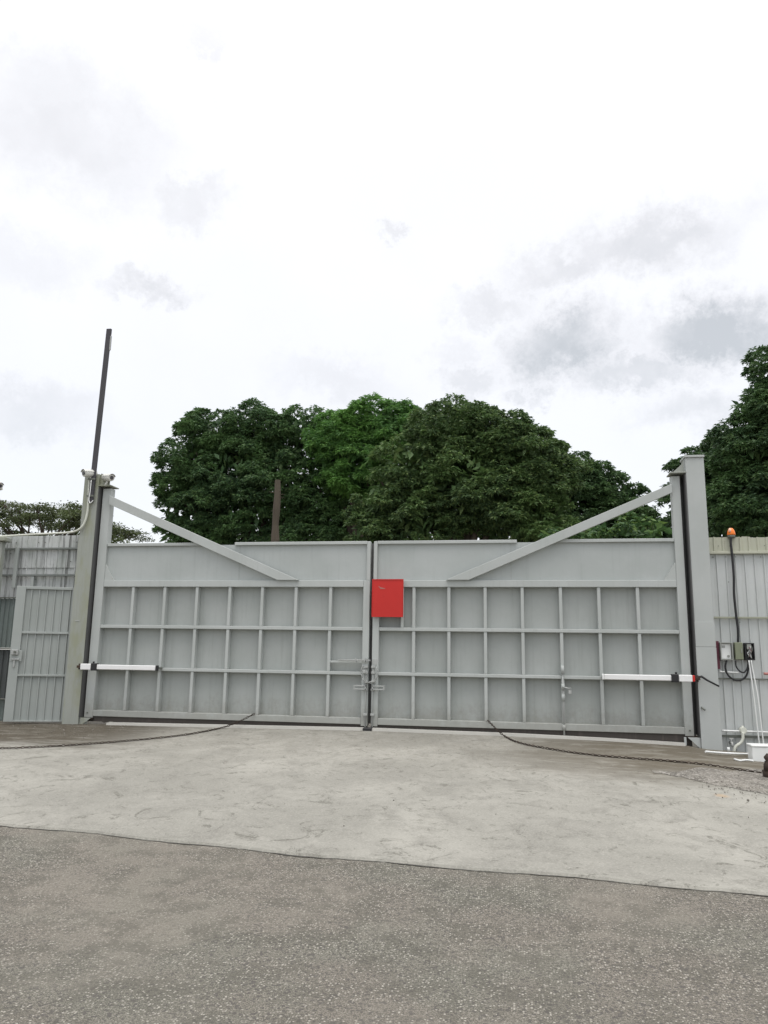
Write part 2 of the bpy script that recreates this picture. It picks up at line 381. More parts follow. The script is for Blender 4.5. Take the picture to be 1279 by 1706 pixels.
# gravelly dirt by the right fence, laid over the apron corner
def gravel_patch():
    b = bmesh.new(); prev = None
    for i in range(160):
        x = 1.55 + i*.055
        yn = 9.7 - .95*(x-1.55) + .35*noise.noise(Vector((x*1.6, 0, 4))) + .12*noise.noise(Vector((x*7, 2, 4)))
        if x > 2.3: yn = min(yn, 9.0-.75*(x-2.3)+.15*noise.noise(Vector((x*5,1,9))))
        yn = max(yn, edge_y(x)+.5)
        yf = max(yn + .01, min(12.0, 9.72 + .55*(x-1.55) + .25*noise.noise(Vector((x*3, 5, 4)))))
        c = [b.verts.new((x, yn + (yf-yn)*t, hgt(x, yn+(yf-yn)*t)+.018+.004+.012*math.sin(math.pi*t)*min(1, i/8))) for t in (0, .1, .3, .6, .9, 1)]
        if prev:
            for k in range(5): b.faces.new((prev[k], c[k], c[k+1], prev[k+1]))
        prev = c
    me = bpy.data.meshes.new('gravel'); b.to_mesh(me); b.free()
    o = link('gravel', me, M_grav); tag(o, 'dark gritty gravel spread over the right corner of the apron', 'gravel', kind='stuff')
gravel_patch()
# loose grit (uncountable) on the dirty corners
def grit():
    r = random.Random(8); vs = []; fs = []
    for i in range(1500):
        if r.random() < .6: x = r.uniform(1.9, 4.6); y = r.gauss(9.3-.5*(x-2), .55)
        elif r.random() < .5: x = r.uniform(-9, -6); y = r.uniform(10.6, 12.0)
        elif r.random() < .12: x = r.uniform(-5, 3.3); y = r.uniform(6.0, 12)
        else: continue
        if y > 12 or y < 6: continue
        s = r.uniform(.003, .010)*(1 if r.random() < .95 else 1.8); z = hgt(x, y)+.018+s*.3
        if x > 1.9 and y < 10: z += .012
        k = len(vs); a = r.random()*6
        for dx, dy, dz in ((1,0,0),(-.5,.87,0),(-.5,-.87,0),(0,0,.8),(0.1,0,-.9)):
            vs.append((x+s*(dx*math.cos(a)-dy*math.sin(a)), y+s*(dx*math.sin(a)+dy*math.cos(a)), z+s*dz))
        fs += [(k,k+1,k+3),(k+1,k+2,k+3),(k+2,k,k+3),(k+1,k,k+4),(k+2,k+1,k+4),(k,k+2,k+4)]
    me = bpy.data.meshes.new('grit'); me.from_pydata(vs, [], fs)
    tag(link('grit', me, M_grav), 'loose stone grit scattered over the concrete', 'grit', kind='stuff')
grit()
def sill():
    b = bmesh.new(); prev = None; x = -6.6
    while x <= 2.40:
        n = .010*noise.noise(Vector((x*3, 0, 0))); k = .004*noise.noise(Vector((x*8, 3, 0))); zt = hgt(x, 12.1)
        c = [b.verts.new(v) for v in ((x, 12.050+n, zt+.012), (x, 12.062+n, zt+.050+k), (x, 12.19, zt+.052))]
        if prev:
            for a in (0, 1): b.faces.new((prev[a], c[a], c[a+1], prev[a+1]))
        prev = c; x += .05
    me = bpy.data.meshes.new('gate_sill'); b.to_mesh(me); b.free()
    tag(link('gate_sill', me, M_sill), 'pale concrete lip along the foot of the gate', 'sill', kind='structure')
sill()

# ------------------------------------------------------------------ gate leaves
BV = .005
def leaf(xo, xi, side, mull, stile_w, label, extra):
    """xo hinge edge, xi meeting edge; side +1 when the leaf runs to +x from the hinge"""
    s = side
    g = empty('gate_leaf', ((xo+xi)/2, 12.24, .40), label, 'gate', 'leaves of the double swing gate')
    def X(a, b): return (min(a, b), max(a, b))
    def bx(name, xa, xb, y0, y1, z0, z1, m=M_gate, bev=BV, p=None):
        a, b_ = X(xa, xb); return MB().box(a, b_, y0, y1, z0, z1, bev).build(name, m, p or g)
    bx('hinge_stile', xo, xo+s*stile_w, 12.2, 12.34, .44, 4.335)
    iw = .105
    bx('meeting_stile', xi, xi-s*iw, 12.2, 12.34, .44, 2.717)
    bx('upper_stile', xi, xi-s*.058, 12.203, 12.29, 2.72, 3.355)
    xa, xb = xo+s*(stile_w+.0015), xi-s*(iw+.0015)
    bx('top_rail', xa, xb, 12.2, 12.34, 2.612, 2.717)
    bx('middle_rail', xa, xb, 12.204, 12.33, 1.915, 1.968)
    bx('middle_rail', xa, xb, 12.204, 12.33, 1.220, 1.270)
    bx('bottom_rail', xa, xb, 12.2, 12.34, .465, .563)
    for x in mull:
        b = MB(); q = .0245
        for z0, z1 in ((.565, 1.2185), (1.2715, 1.9135), (1.9695, 2.6105)):
            b.box(x-q, x+q, 12.212, 12.330, z0, z1, .004)
        b.build('mullion', M_gate, g)
    a, b_ = X(xa, xb)
    MB().box(a-.02, b_+.02, 12.3305, 12.336, .5, 2.65).build('lower_sheet', M_panel, g)
    # top sheet in two lengths with a seam
    xs_ = extra['seam']; t0, t1 = xo+s*(stile_w+.001), xi-s*.0595
    for u, v in ((t0, xs_-s*.002), (xs_+s*.002, t1)):
        a, b_ = X(u, v); MB().box(a, b_, 12.258, 12.264, 2.7185, 3.325).build('upper_sheet', M_upper, g)
    bx('seam_strip', xs_-.006, xs_+.006, 12.2535, 12.2575, 2.719, 3.325, M_panel, 0)
    for c0, c1 in extra['caps']:
        a, b_ = X(c0, c1)
        MB().box(a, b_, 12.212, 12.275, 3.312, 3.362, .004).build('cap_rail', M_gate, g)
    # gusset and diagonal brace
    MB().prism([(xo+s*(stile_w+.001), 3.0), (xo+s*(stile_w+.001), 2.719), (xo+s*(stile_w+.18), 2.719)], 12.215, 12.2565).build('gusset', M_gate, g)
    x1 = xo+s*(stile_w+.0015); z1a, z1b = extra['btop']; x2a, x2b = extra['bfoot']
    MB().prism([(x1, z1b), (x2a, 2.7195), (x2b, 2.7195), (x1, z1a)], 12.150, 12.209, .004).build('brace', M_gate, g)
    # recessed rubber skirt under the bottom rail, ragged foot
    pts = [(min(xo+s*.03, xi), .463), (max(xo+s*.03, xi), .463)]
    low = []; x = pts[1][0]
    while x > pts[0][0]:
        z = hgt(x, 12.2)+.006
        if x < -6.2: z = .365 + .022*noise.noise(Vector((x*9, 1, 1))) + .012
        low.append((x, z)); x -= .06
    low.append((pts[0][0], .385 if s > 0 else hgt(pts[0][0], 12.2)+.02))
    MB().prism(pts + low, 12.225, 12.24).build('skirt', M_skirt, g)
    for z in (.52,):
        MB().tube([(xo+s*.06, 12.198, z), (xo+s*.06, 12.189, z)], .014, 8).build('bolt_head', M_dark, g)
    # vertical shoot bolt beside the meeting edge
    xb_ = xi - s*.028
    MB().tube([(xb_, 12.178, .37), (xb_, 12.178, 1.36)], .010, 8).build('shoot_bolt', M_galv, g)
    for z in (.60, .98, 1.10, 1.24, 1.33): MB().box(xb_-.03, xb_+.03, 12.158, 12.1985, z, z+.035, .004).build('bolt_keeper', M_galv, g)
    h = MB(); hx = xi - s*.02; hx2 = xi - s*.20
    h.box(*X(hx, hx2), 12.135, 12.155, .995, 1.015, .003); h.box(*X(hx, hx2), 12.135, 12.155, 1.045, 1.065, .003)
    h.box(*X(hx2, hx2-s*.02), 12.135, 12.155, .995, 1.065, .003); h.box(*X(hx, hx+s*-.02), 12.135, 12.2, .99, 1.07, .003)
    h.build('bolt_handle', M_galv, g)
    return g
mL = [-6.388,-5.815,-5.24,-4.663,-4.10,-3.524,-2.943]; mR = [-1.577,-1.02,-.45,.124,.707,1.281,1.854]
gl = leaf(-7.09, -2.293, 1, mL, .155, 'left leaf of the tall grey steel gate, latch rod on its free edge', dict(seam=-4.535, caps=[(-6.932,-5.18),(-4.62,-2.353)], btop=(4.20,4.045), bfoot=(-3.83,-3.47)))
gr = leaf(2.557, -2.238, -1, mR, .128, 'right leaf of the tall grey steel gate, drop bolt on a mullion', dict(seam=-.041, caps=[(2.427,.58),(.055,-2.178)], btop=(4.205,4.065), bfoot=(-.70,-1.06)))
# left leaf: horizontal latch rail and rod
MB().box(-2.918, -2.40, 12.208, 12.27, 1.405, 1.436, .003).build('latch_rail', M_gate, gl)
lr = MB(); lr.tube([(-2.78, 12.17, 1.448), (-2.255, 12.17, 1.448)], .011, 8)
lr.build('latch_rod', M_galv, gl)
for a_, b_ in ((-2.50, -2.485), (-2.36, -2.34), (-2.315, -2.30)): MB().box(a_, b_, 12.15, 12.1995, 1.417, 1.48, .002).build('latch_keeper', M_galv, gl)
MB().box(-2.33, -2.20, 12.345, 12.351, .47, 3.34).build('gap_strip', M_gapshade, gl)  # dark strip added behind the meeting gap so no brightness shows through
MB().box(-2.225, -2.15, 12.193, 12.1995, 1.38, 1.47, .002).build('strike_plate', M_galv, gr)
# right leaf: extra short mullion below the red board, drop bolt
MB().box(-1.785, -1.74, 12.212, 12.330, 1.9695, 2.6105, .004).build('mullion', M_gate, gr)
MB().tube([(.706, 12.19, .40), (.706, 12.19, 1.36)], .013, 10).build('drop_bolt', M_galv, gr)
for z0, z1 in ((1.30, 1.42), (1.06, 1.15), (.90, 1.0), (.47, .55)): MB().tube([(.706, 12.19, z0), (.706, 12.19, z1)], .026, 10).build('bolt_sleeve', M_gate, gr)
MB().tube([(.706, 12.17, 1.10), (.72, 12.12, 1.10), (.79, 12.11, 1.085), (.80, 12.11, 1.06)], .010, 8).build('drop_bolt_handle', M_galv, gr)

# red board
sb_ = empty('sign_board', (-1.99, 12.12, 2.13), 'blank red board fixed beside the middle of the gate', 'sign')
MB().box(-2.236, -1.742, 12.135, 12.155, 2.132, 2.728, .003).build('board', M_red, sb_)
rim = MB()
rim.box(-2.243, -1.735, 12.128, 12.134, 2.129, 2.141); rim.box(-2.243, -1.735, 12.128, 12.134, 2.719, 2.731)
rim.box(-2.243, -2.233, 12.128, 12.134, 2.1415, 2.7185); rim.box(-1.745, -1.735, 12.128, 12.134, 2.1415, 2.7185)
rim.build('edge_strip', M_red, sb_)
MB().prism([(-2.145,2.625),(-2.105,2.600),(-2.05,2.588),(-2.02,2.578),(-2.105,2.572)], 12.132, 12.1345).build('scrape', M_pink, sb_)
MB().prism([(-2.075,2.48),(-2.035,2.49),(-2.045,2.45)], 12.132, 12.1345).build('scrape', M_red, sb_)
MB().box(-2.2, -1.78, 12.157, 12.198, 2.63, 2.70).build('mounting_bar', M_gate, sb_)

# floor stop in the middle
st = MB().box(-2.33, -2.19, 12.02, 12.16, .36, .43, .008).build('gate_stop', M_black); tag(st, 'small black floor stop where the gate leaves meet', 'gate stop')

# padlocks and short chains around the bolts
def padlock(c, label):
    p = empty('padlock', c, label, 'padlock', None); x, y, z = c
    MB().box(x-.024, x+.024, y-.012, y+.012, z-.05, z, .005).build('body', M_galv, p)
    MB().tube([(x-.014, y, z+.001), (x-.015, y, z+.03), (x, y, z+.046), (x+.015, y, z+.03), (x+.014, y, z+.001)], .005, 6).build('shackle', M_galv, p)
padlock((.80, 12.105, 1.055), 'small steel padlock hanging from the drop bolt of the right leaf')
padlock((-2.345, 12.13, 1.30), 'small steel padlock hanging at the left leaf meeting edge under the latch')

def chain(name, pts, label, link_l=.055, wire=.006, wd=.022, mat_=M_rust, group=None, seed=1):
    P = curve(pts, 24); r = random.Random(seed)
    seg = [0]
    for a, b in zip(P, P[1:]): seg.append(seg[-1]+(b-a).length)
    pitch = link_l - 2*wire*1.15; n = int(seg[-1]/pitch); mb = bmesh.new(); j = 0
    for i in range(n):
        s = (i+.5)*pitch
        while seg[j+1] < s: j += 1
        t = (s-seg[j])/(seg[j+1]-seg[j]); c = P[j].lerp(P[j+1], t); d = (P[j+1]-P[j]).normalized()
        side = d.cross(Vector((0, 0, 1))); side = side.normalized() if side.length > .1 else Vector((1, 0, 0))
        up = side.cross(d)
        a = (math.pi/2 if i % 2 else 0) + math.pi/4*.5 + r.uniform(-.35, .35)
        u = side*math.cos(a) + up*math.sin(a); v = d.cross(u)
        rings = []
        for k in range(10):
            th = 2*math.pi*k/10; ex = math.cos(th); ey = math.sin(th)
            hl = link_l/2-wire; q = c + d*(hl*(abs(ex)**.7)*(1 if ex > 0 else -1)) + u*(wd/2*(abs(ey)**.8)*(1 if ey > 0 else -1)) + Vector((0, 0, wd*.45))
            o_ = (d*ex + u*ey).normalized()
            rings.append([mb.verts.new(q + o_*wire*math.cos(f) + v*wire*math.sin(f)) for f in (0, 1.57, 3.14, 4.71)])
        for k in range(10):
            A, B = rings[k], rings[(k+1) % 10]
            for f in range(4): fc = mb.faces.new((A[f], A[(f+1)%4], B[(f+1)%4], B[f])); fc.smooth = True
    me = bpy.data.meshes.new(name); mb.to_mesh(me); mb.free(); o = link(name, me, mat_); tag(o, label, 'chain', group); return o
def on_ground(px, py, dz=.022):
    z = .3
    for _ in range(12):
        d = ray(px, py); t = (z-CAM.z)/d.z; q = CAM+d*t; z = hgt(q.x, q.y)+dz
    return CAM+d*((z-CAM.z)/d.z)
a0 = at(424, 1190, 12.19)
cl = [a0, at(416, 1194, 12.12), at(402, 1201, 12.03), at(388, 1207, 11.97)] + [on_ground(*q) for q in ((372,1212.5),(340,1219.5),(300,1226),(240,1232.5),(150,1240),(60,1245.5),(-30,1248.5),(-90,1250))]
chain('chain', cl, 'rusty chain from the left gate leaf to the left edge', group='pull chains of the gate', seed=2)
b0 = at(812, 1201, 12.19)
crr = [b0, at(818, 1207, 12.10), at(828, 1217, 11.95)] + [on_ground(*q) for q in ((840,1227),(858,1236),(890,1244),(950,1254),(1010,1261),(1090,1267),(1150,1272),(1210,1280),(1284,1291))]
chain('chain', crr, 'rusty chain from the right gate leaf to the dark stub', group='pull chains of the gate', seed=3)
# short chains dangling at the meeting stiles
chain('lock_chain', [(-2.375,12.15,1.36),(-2.385,12.14,1.22),(-2.33,12.12,1.12),(-2.25,12.12,1.10),(-2.17,12.13,1.13),(-2.13,12.14,1.25),(-2.16,12.15,1.36)], 'grey lock chain slung across the gap of the gate', link_l=.055, wire=.0075, wd=.024, mat_=M_galv)

# ------------------------------------------------------------------ posts
pl = empty('gate_post', (-7.27, 12.25, .30), 'algae-stained grey gate post beside the small corrugated door', 'gate post', 'posts of the double gate')
MB().box(-7.41, -7.135, 12.11, 12.40, .25, 4.58, .006).build('shaft', M_postL, pl)
MB().box(-7.418, -7.128, 12.10, 12.1085, .28, 3.475, .002).build('cover_plate', M_postL, pl)
MB().box(-7.133, -7.118, 12.115, 12.395, .45, 4.36).build('side_face', M_gapshade, pl)  # side of the post coloured dark for the shade beside the stile
MB().prism([(-7.1335,4.60),(-7.03,4.575),(-6.955,4.47),(-6.955,4.385),(-7.1335,4.385)], 12.16, 12.175, .002).build('hinge_web', M_postL, pl)
MB().prism([(-7.1335,4.380),(-6.90,4.380),(-6.90,4.362),(-7.1335,4.362)], 12.10, 12.40, .002).build('hinge_plate', M_postL, pl)
MB().prism([(-7.128,.44),(-6.93,.44),(-7.128,.29)], 12.14, 12.155, .001).build('foot_bracket', M_postL, pl)
MB().box(-7.127, -6.92, 12.156, 12.36, .415, .436).build('foot_plate', M_rust, pl)
MB().box(-7.34, -7.26, 12.094, 12.0995, 2.02, 2.035, .001).build('weld_mark', M_galv, pl)
MB().box(-7.117, -7.045, 12.375, 12.39, .42, 4.36).build('gap_cover', M_gapshade, pl)  # dark plate added behind the hinge gap to keep it shaded
pr = empty('gate_post', (2.77, 12.25, .25), 'clean grey gate post beside the pale fence and meter boxes', 'gate post', 'posts of the double gate')
MB().box(2.634, 2.905, 12.11, 12.40, .22, 4.60, .006).build('shaft', M_postR, pr)
MB().box(2.618, 2.915, 12.09, 12.42, 4.601, 4.635, .004).build('top_cap', M_postR, pr)
MB().box(2.627, 2.912, 12.10, 12.1085, .26, 1.72, .002).build('cover_plate', M_postR, pr)
MB().box(2.629, 2.910, 12.102, 12.1085, 1.728, 2.09, .002).build('cover_plate', M_postR, pr)
MB().box(2.617, 2.6325, 12.115, 12.395, .45, 4.36).build('side_face', M_gapshade, pr)  # dark colour here is the shade of the hinge gap, painted on
MB().box(2.45, 2.6165, 12.375, 12.39, .42, 4.36).build('gap_cover', M_gapshade, pr)  # added dark backing, blocks the bright view through the hinge gap
MB().prism([(2.616,4.60),(2.60,4.52),(2.45,4.385),(2.45,4.38),(2.616,4.38)], 12.16, 12.175, .001).build('hinge_web', M_postL, pr)
MB().box(2.40, 2.6325, 12.10, 12.40, 4.362, 4.378, .002).build('hinge_plate', M_postL, pr)
MB().prism([(2.626,.43),(2.45,.43),(2.626,.27)], 12.13, 12.145, .001).build('foot_bracket', M_postR, pr)
MB().box(2.40, 2.43, 12.13, 12.16, .30, .43, .002).build('foot_stay', M_postR, pr)
MB().box(2.45, 2.626, 12.146, 12.36, .415, .436).build('foot_plate', M_rust, pr)
MB().tube([(2.66, 12.099, .86), (2.66, 12.07, .85), (2.70,12.06,.82)], .012, 8).build('stub_bolt', M_dark, pr)

# ------------------------------------------------------------------ linear actuators
def actuator(xp, xe, s, label, red):
    # xp: post end, xe: far end, s: direction from post
    g = empty('gate_opener', ((xp+xe)/2, 12.02, 1.22), label, 'gate opener', 'white ram gate openers')
    zc = 1.268; y0, y1 = 11.97, 12.05
    def B(a, b, za, zb, n, m, ya=y0, yb=y1, bev=.008):
        MB().box(min(a, b), max(a, b), ya, yb, za, zb, bev).build(n, m, g)
    B(xp, xp+s*.19, zc-.048, zc+.050, 'motor_housing', M_alu)
    B(xp+s*.191, xp+s*.29, zc-.058, zc+.060, 'collar', M_black, y0-.008, y1+.008)
    B(xp+s*.291, xe-s*.03, zc-.038, zc+.040, 'ram_cover', M_alu, y0+.006, y1-.006)
    B(xe-s*.029, xe, zc-.042, zc+.044, 'end_cap', M_black if not red else M_alu)
    MB().tube([(xp+s*.22, y0+.03, zc+.06), (xp+s*.22, y0+.03, zc+.09)], .016, 8).build('knob', M_black, g)
    if red: B(xp-s*.0, xp-s*.035, zc-.044, zc+.046, 'release_cover', M_red)
    xr = xp-s*.036 if red else xp
    B(xr, xr-s*.075, zc-.020, zc+.022, 'rear_bracket', M_rust, 11.99, 12.098, .004)
    MB().tube([(xr-s*.04, 12.02, zc-.045), (xr-s*.04, 12.02, zc+.05)], .016, 8).build('pivot_bolt', M_rust, g)
    B(xe-s*.06, xe-s*.01, zc-.016, zc+.014, 'front_bracket', M_dark, 12.051, 12.203, .003)
    return g
actuator(-7.10, -5.745, 1, 'white ram gate opener with black end cap on the left leaf', False)
actuator(2.53, 1.262, -1, 'white ram gate opener with red tip on the right leaf', True)
lev = MB().tube([(2.60,12.03,1.285),(2.66,12.0,1.30),(2.74,12.0,1.245),(2.90,12.04,1.165)], [.012,.018,.014,.012], 8).build('release_lever', M_black); tag(lev, 'black lever cable hanging across the right gate post', 'lever')

# ------------------------------------------------------------------ corrugated sheets
def corr(x0, x1, z0, z1, y, mat_, name, parent, pitch=.14, rib=.022, depth=.018, jag=0, ydir=1, seed=0):
    """ribbed sheet: flat pans with narrow raised ribs; front at y - depth"""
    r = random.Random(seed); P = []; x = x0
    while x < x1:
        P += [(x, 0), (x+pitch-rib*2, 0), (x+pitch-rib*1.55, 1), (x+pitch-rib*.45, 1)]; x += pitch
    P = [(a, b) for a, b in P if a < x1] + [(x1, 0)]
    b = bmesh.new(); T = .0015; cols = []
    nz_ = max(1, int((z1-z0)/.4))
    for a, h in P:
        jz = jag*r.uniform(-1, 1)
        col = []
        for k in range(nz_+1):
            zz = z0+(z1-z0)*k/nz_ + (jz if k == nz_ else 0)
            wv = .004*noise.noise(Vector((a*3, zz*1.7, seed)))
            yy = y - h*depth*ydir + wv
            col.append((b.verts.new((a, yy, zz)), b.verts.new((a, yy+T*2, zz))))
        cols.append(col)
    for A, B_ in zip(cols, cols[1:]):
        for k in range(nz_):
            b.faces.new((A[k][0], B_[k][0], B_[k+1][0], A[k+1][0])); b.faces.new((A[k][1], A[k+1][1], B_[k+1][1], B_[k][1]))
        b.faces.new((A[0][0], A[0][1], B_[0][1], B_[0][0])); b.faces.new((A[-1][0], B_[-1][0], B_[-1][1], A[-1][1]))
    me = bpy.data.meshes.new(name); b.to_mesh(me); b.free(); return link(name, me, mat_, parent)

# left fence
fl = empty('sheet_fence', (-9.6, 12.7, .30), 'weathered white and green sheet fence left of the gate post', 'fence')
YL = 12.62
corr(-12.3, -7.43, 2.99, 3.575, YL-.004, M_sheetL, 'sheet', fl, .21, .02, .016, .004, seed=1)
corr(-12.3, -7.43, 2.46, 3.06, YL+.016, M_sheetL, 'sheet', fl, .19, .02, .016, seed=2)
corr(-12.3, -8.2, 1.56, 2.44, YL+.02, M_sheetG, 'sheet', fl, .09, .02, .018, seed=3)
corr(-12.3, -8.2, .68, 1.53, YL+.035, M_sheetD, 'sheet', fl, .11, .02, .018, seed=4)
corr(-12.3, -8.2, .28, .66, YL+.05, M_sheetG, 'sheet', fl, .11, .02, .018, seed=5)
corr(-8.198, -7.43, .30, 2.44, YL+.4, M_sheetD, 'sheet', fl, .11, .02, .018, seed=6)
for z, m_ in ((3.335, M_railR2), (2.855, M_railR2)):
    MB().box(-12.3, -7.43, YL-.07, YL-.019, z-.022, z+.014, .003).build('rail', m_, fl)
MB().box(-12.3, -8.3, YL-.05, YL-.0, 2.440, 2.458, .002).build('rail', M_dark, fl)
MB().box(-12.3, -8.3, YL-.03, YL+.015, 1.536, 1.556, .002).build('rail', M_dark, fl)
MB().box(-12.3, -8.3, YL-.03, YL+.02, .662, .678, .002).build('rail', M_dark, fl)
MB().box(-8.90, -8.83, YL-.10, YL-.072, 2.62, 3.36, .003).build('upright', M_door, fl)
MB().box(-8.56, -8.50, YL-.06, YL-.02, .32, 2.83, .003).build('upright', M_door, fl)
r = random.Random(3)
for i in range(16):
    x = r.uniform(-9.4, -7.5); z = r.choice((2.62, 2.78, 3.10, 3.25, 3.45)); MB().tube([(x, YL-.018, z), (x, YL-.028, z)], .010, 6).build('screw', M_dark, fl)

# post at the far left edge, nearer
pe = empty('fence_post', (-9.28, 12.3, .30), 'pale capped fence post at the far left edge', 'fence post')
MB().box(-9.18, -8.985, 12.26, 12.36, .28, 3.42, .005).build('shaft', M_postL, pe)
MB().box(-9.30, -8.90, 12.20, 12.42, 3.425, 3.50, .01).build('cap', M_postL, pe)

# small door, hinged on the left post, ajar toward the viewer
dr = empty('side_door', (-7.46, 12.2, .36), 'small grey corrugated door standing ajar left of the gate', 'door')
def door():
    Wd = .93; Z0, Z1 = .0, 2.235
    g = dr
    def bx(n, x0, x1, y0, y1, z0, z1, m=M_door, bev=.003):
        b = MB(); b.box(x0, x1, y0, y1, z0, z1, bev); me = bpy.data.meshes.new(n); b.b.to_mesh(me); b.b.free()
        o = bpy.data.objects.new(n, me); me.materials.append(m); sc.collection.objects.link(o); o.parent = g; return o
    bx('frame_stile', -Wd, -Wd+.15, -.02, .02, Z0, Z1, M_door)
    bx('frame_stile', -.03, 0, -.02, .02, Z0, Z1, M_door)
    bx('frame_rail', -Wd+.1505, -.0305, -.02, .02, Z1-.045, Z1)
    bx('frame_rail', -Wd+.1505, -.0305, -.02, .02, 1.44, 1.475)
    bx('frame_rail', -Wd+.1505, -.0305, -.02, .02, .735, .77)
    bx('frame_rail', -Wd+.1505, -.0305, -.02, .02, Z0, Z0+.02)
    o = corr(-Wd+.13, -.02, Z0+.01, Z1-.02, .022, M_door, 'sheet', None, .125, .014, .028, seed=9); o.parent = g
    bx('lock_plate', -Wd+.005, -Wd+.19, -.027, -.0205, .98, 1.16, M_door)
    k = bx('lock_box', -Wd+.03, -Wd+.135, -.07, -.0275, 1.085, 1.175, M_galv, .006)
    b = MB(); b.tube([(-Wd+.09, -.071, 1.13), (-Wd+.09, -.10, 1.13)], .02, 10); me = bpy.data.meshes.new('keyhole'); b.b.to_mesh(me); b.b.free(); o = bpy.data.objects.new('keyhole', me); me.materials.append(M_dark); sc.collection.objects.link(o); o.parent = k
    bx('hasp', -Wd+.04, -Wd+.16, -.05, -.0275, 1.0, 1.03, M_galv)
    bx('hasp_tongue', -Wd+.07, -Wd+.095, -.045, -.021, .88, .995, M_galv)
    for z in (.3, 1.9): bx('hinge', -.012, .02, -.045, -.0205, z, z+.1, M_galv)
    g.rotation_euler = (0, 0, math.radians(20))
door()

# right fence
fr = empty('sheet_fence', (5.0, 12.35, .22), 'pale ribbed sheet fence right of the gate', 'fence')
YR = 12.33
corr(2.93, 8.0, 3.12, 3.385, YR-.006, M_sheetRt, 'sheet', fr, .125, .022, .018, .010, seed=11)
corr(2.93, 8.0, 2.16, 3.142, YR, M_sheetR, 'sheet', fr, .135, .014, .022, seed=12)
corr(2.93, 8.0, 1.28, 2.152, YR+.003, M_sheetR, 'sheet', fr, .135, .014, .022, seed=13)
corr(2.93, 8.0, .23, 1.272, YR, M_sheetR, 'sheet', fr, .125, .014, .022, seed=14)
MB().box(2.93, 8, YR-.065, YR-.019, 3.125, 3.165, .003).build('rail', M_sheetRt, fr)
MB().box(2.93, 8, YR-.055, YR-.019, 2.150, 2.18, .003).build('rail', M_railR, fr)
MB().box(2.93, 8, YR-.050, YR-.019, 1.262, 1.282, .002).build('rail', M_dark, fr)
MB().box(2.93, 8, YR-.05, YR-.019, .435, .47, .002).build('rail', M_dark, fr)
r = random.Random(4)
for i in range(20):
    x = r.uniform(2.98, 4.2); z = r.choice((.44, 1.24, 2.1, 2.25, 3.08, 3.25, 1.9, 2.7)); MB().tube([(x, YR-.018, z), (x, YR-.024, z)], .008, 6).build('screw', M_dark, fr)

# ------------------------------------------------------------------ services on the right fence
Y0 = 12.24
bc = empty('beacon', (3.27, 12.29, 3.39), 'orange warning beacon on top of the right fence', 'warning light')
B0 = at(1218, 893, 12.29)
MB().tube([(B0.x, 12.29, B0.z-.03), (B0.x, 12.29, B0.z+.012)], .055, 14).build('base', M_dark, bc)
MB().tube([(B0.x, 12.29, B0.z+z) for z in (.012, .03, .07, .10, .118, .124)], [.058, .060, .053, .040, .024, .004], 14).build('lens', M_orange, bc)
MB().tube([(B0.x-.03, 12.245, B0.z+z) for z in (.05, .075, .10, .115)], [.012, .02, .016, .004], 8).build('lens_highlight', M_orangel, bc)  # pale blob modelled on the lens as its highlight
cpts = [(*at(px, py, 12.255),) for px, py in ((1217.5,894),(1217,905),(1219,922),(1222,960),(1222.5,990),(1226,1025),(1229,1050),(1229,1072))]
o = MB().tube(curve(cpts, 5), .018, 8).build('black_conduit', M_black); tag(o, 'black cable running down from the orange beacon to the boxes', 'cable')

def ebox(px0, py0, px1, py1, name, label, shell, inner, lid=None, y=12.22):
    A = at(px0, py0, y); B = at(px1, py1, y); x0, x1, z1, z0 = A.x, B.x, A.z, B.z; yb = YR-.022; yf = y
    g = empty(name, ((x0+x1)/2, y, z0), label, 'electrical box', 'electrical boxes on the right fence')
    t = .014; b = MB()
    b.box(x0, x1, yb-.012, yb, z0, z1); b.box(x0, x0+t, yf, yb-.0125, z0, z1, .002); b.box(x1-t, x1, yf, yb-.0125, z0, z1, .002)
    b.box(x0+t, x1-t, yf, yb-.0125, z1-t, z1, .002); b.box(x0+t, x1-t, yf, yb-.0125, z0, z0+t, .002)
    b.build('housing', shell, g)
    MB().box(x0+t+.004, x1-t-.004, yb-.045, yb-.0125, z0+t+.004, z1-t-.004, .004).build('inner_plate', inner, g)
    return g, x0, x1, z0, z1, yf, yb
g, x0, x1, z0, z1, yf, yb = ebox(1199, 1070, 1222, 1100, 'meter_box', 'open grey box with white plate, nearest the gate post', M_greyb, M_white)
MB().tube([(x1-.06, yb-.046, z0+.06), (x1-.06, yb-.056, z0+.06)], .018, 12).build('dial', M_greyb, g)
MB().box(x0+.03, x1-.10, yb-.049, yb-.0455, z1-.08, z1-.045).build('label_strip', M_galv, g)
MB().box(x0-.055, x0-.003, yb-.03, yb, z0-.13, z1+.02, .003).build('back_board', M_maroon, g)
g, x0, x1, z0, z1, yf, yb = ebox(1223, 1070, 1238.5, 1099, 'junction_box', 'closed olive box between the two open boxes', M_olive, M_olive, y=12.235)
MB().box(x0+.002, x1-.002, yf-.012, yf-.0005, z0+.002, z1-.002, .004).build('lid', M_olive, g)
MB().box(x1-.03, x1-.018, yf-.022, yf-.0125, z0+.10, z0+.16, .002).build('catch', M_greyb, g)
g, x0, x1, z0, z1, yf, yb = ebox(1240, 1071, 1258, 1100, 'breaker_box', 'open black box full of tangled wires, farthest from the post', M_black, M_black)
r = random.Random(6)
for k in range(7):
    pts = [(r.uniform(x0+.03, x1-.03), yb-.06-r.random()*.03, z0+.03+(z1-z0-.06)*t + r.uniform(-.02, .02)) for t in (0, .3, .6, .9)]
    MB().tube(curve(pts, 5), .005, 6).build('wire', [M_galv, M_white, M_dark, M_maroon][k % 4], g)
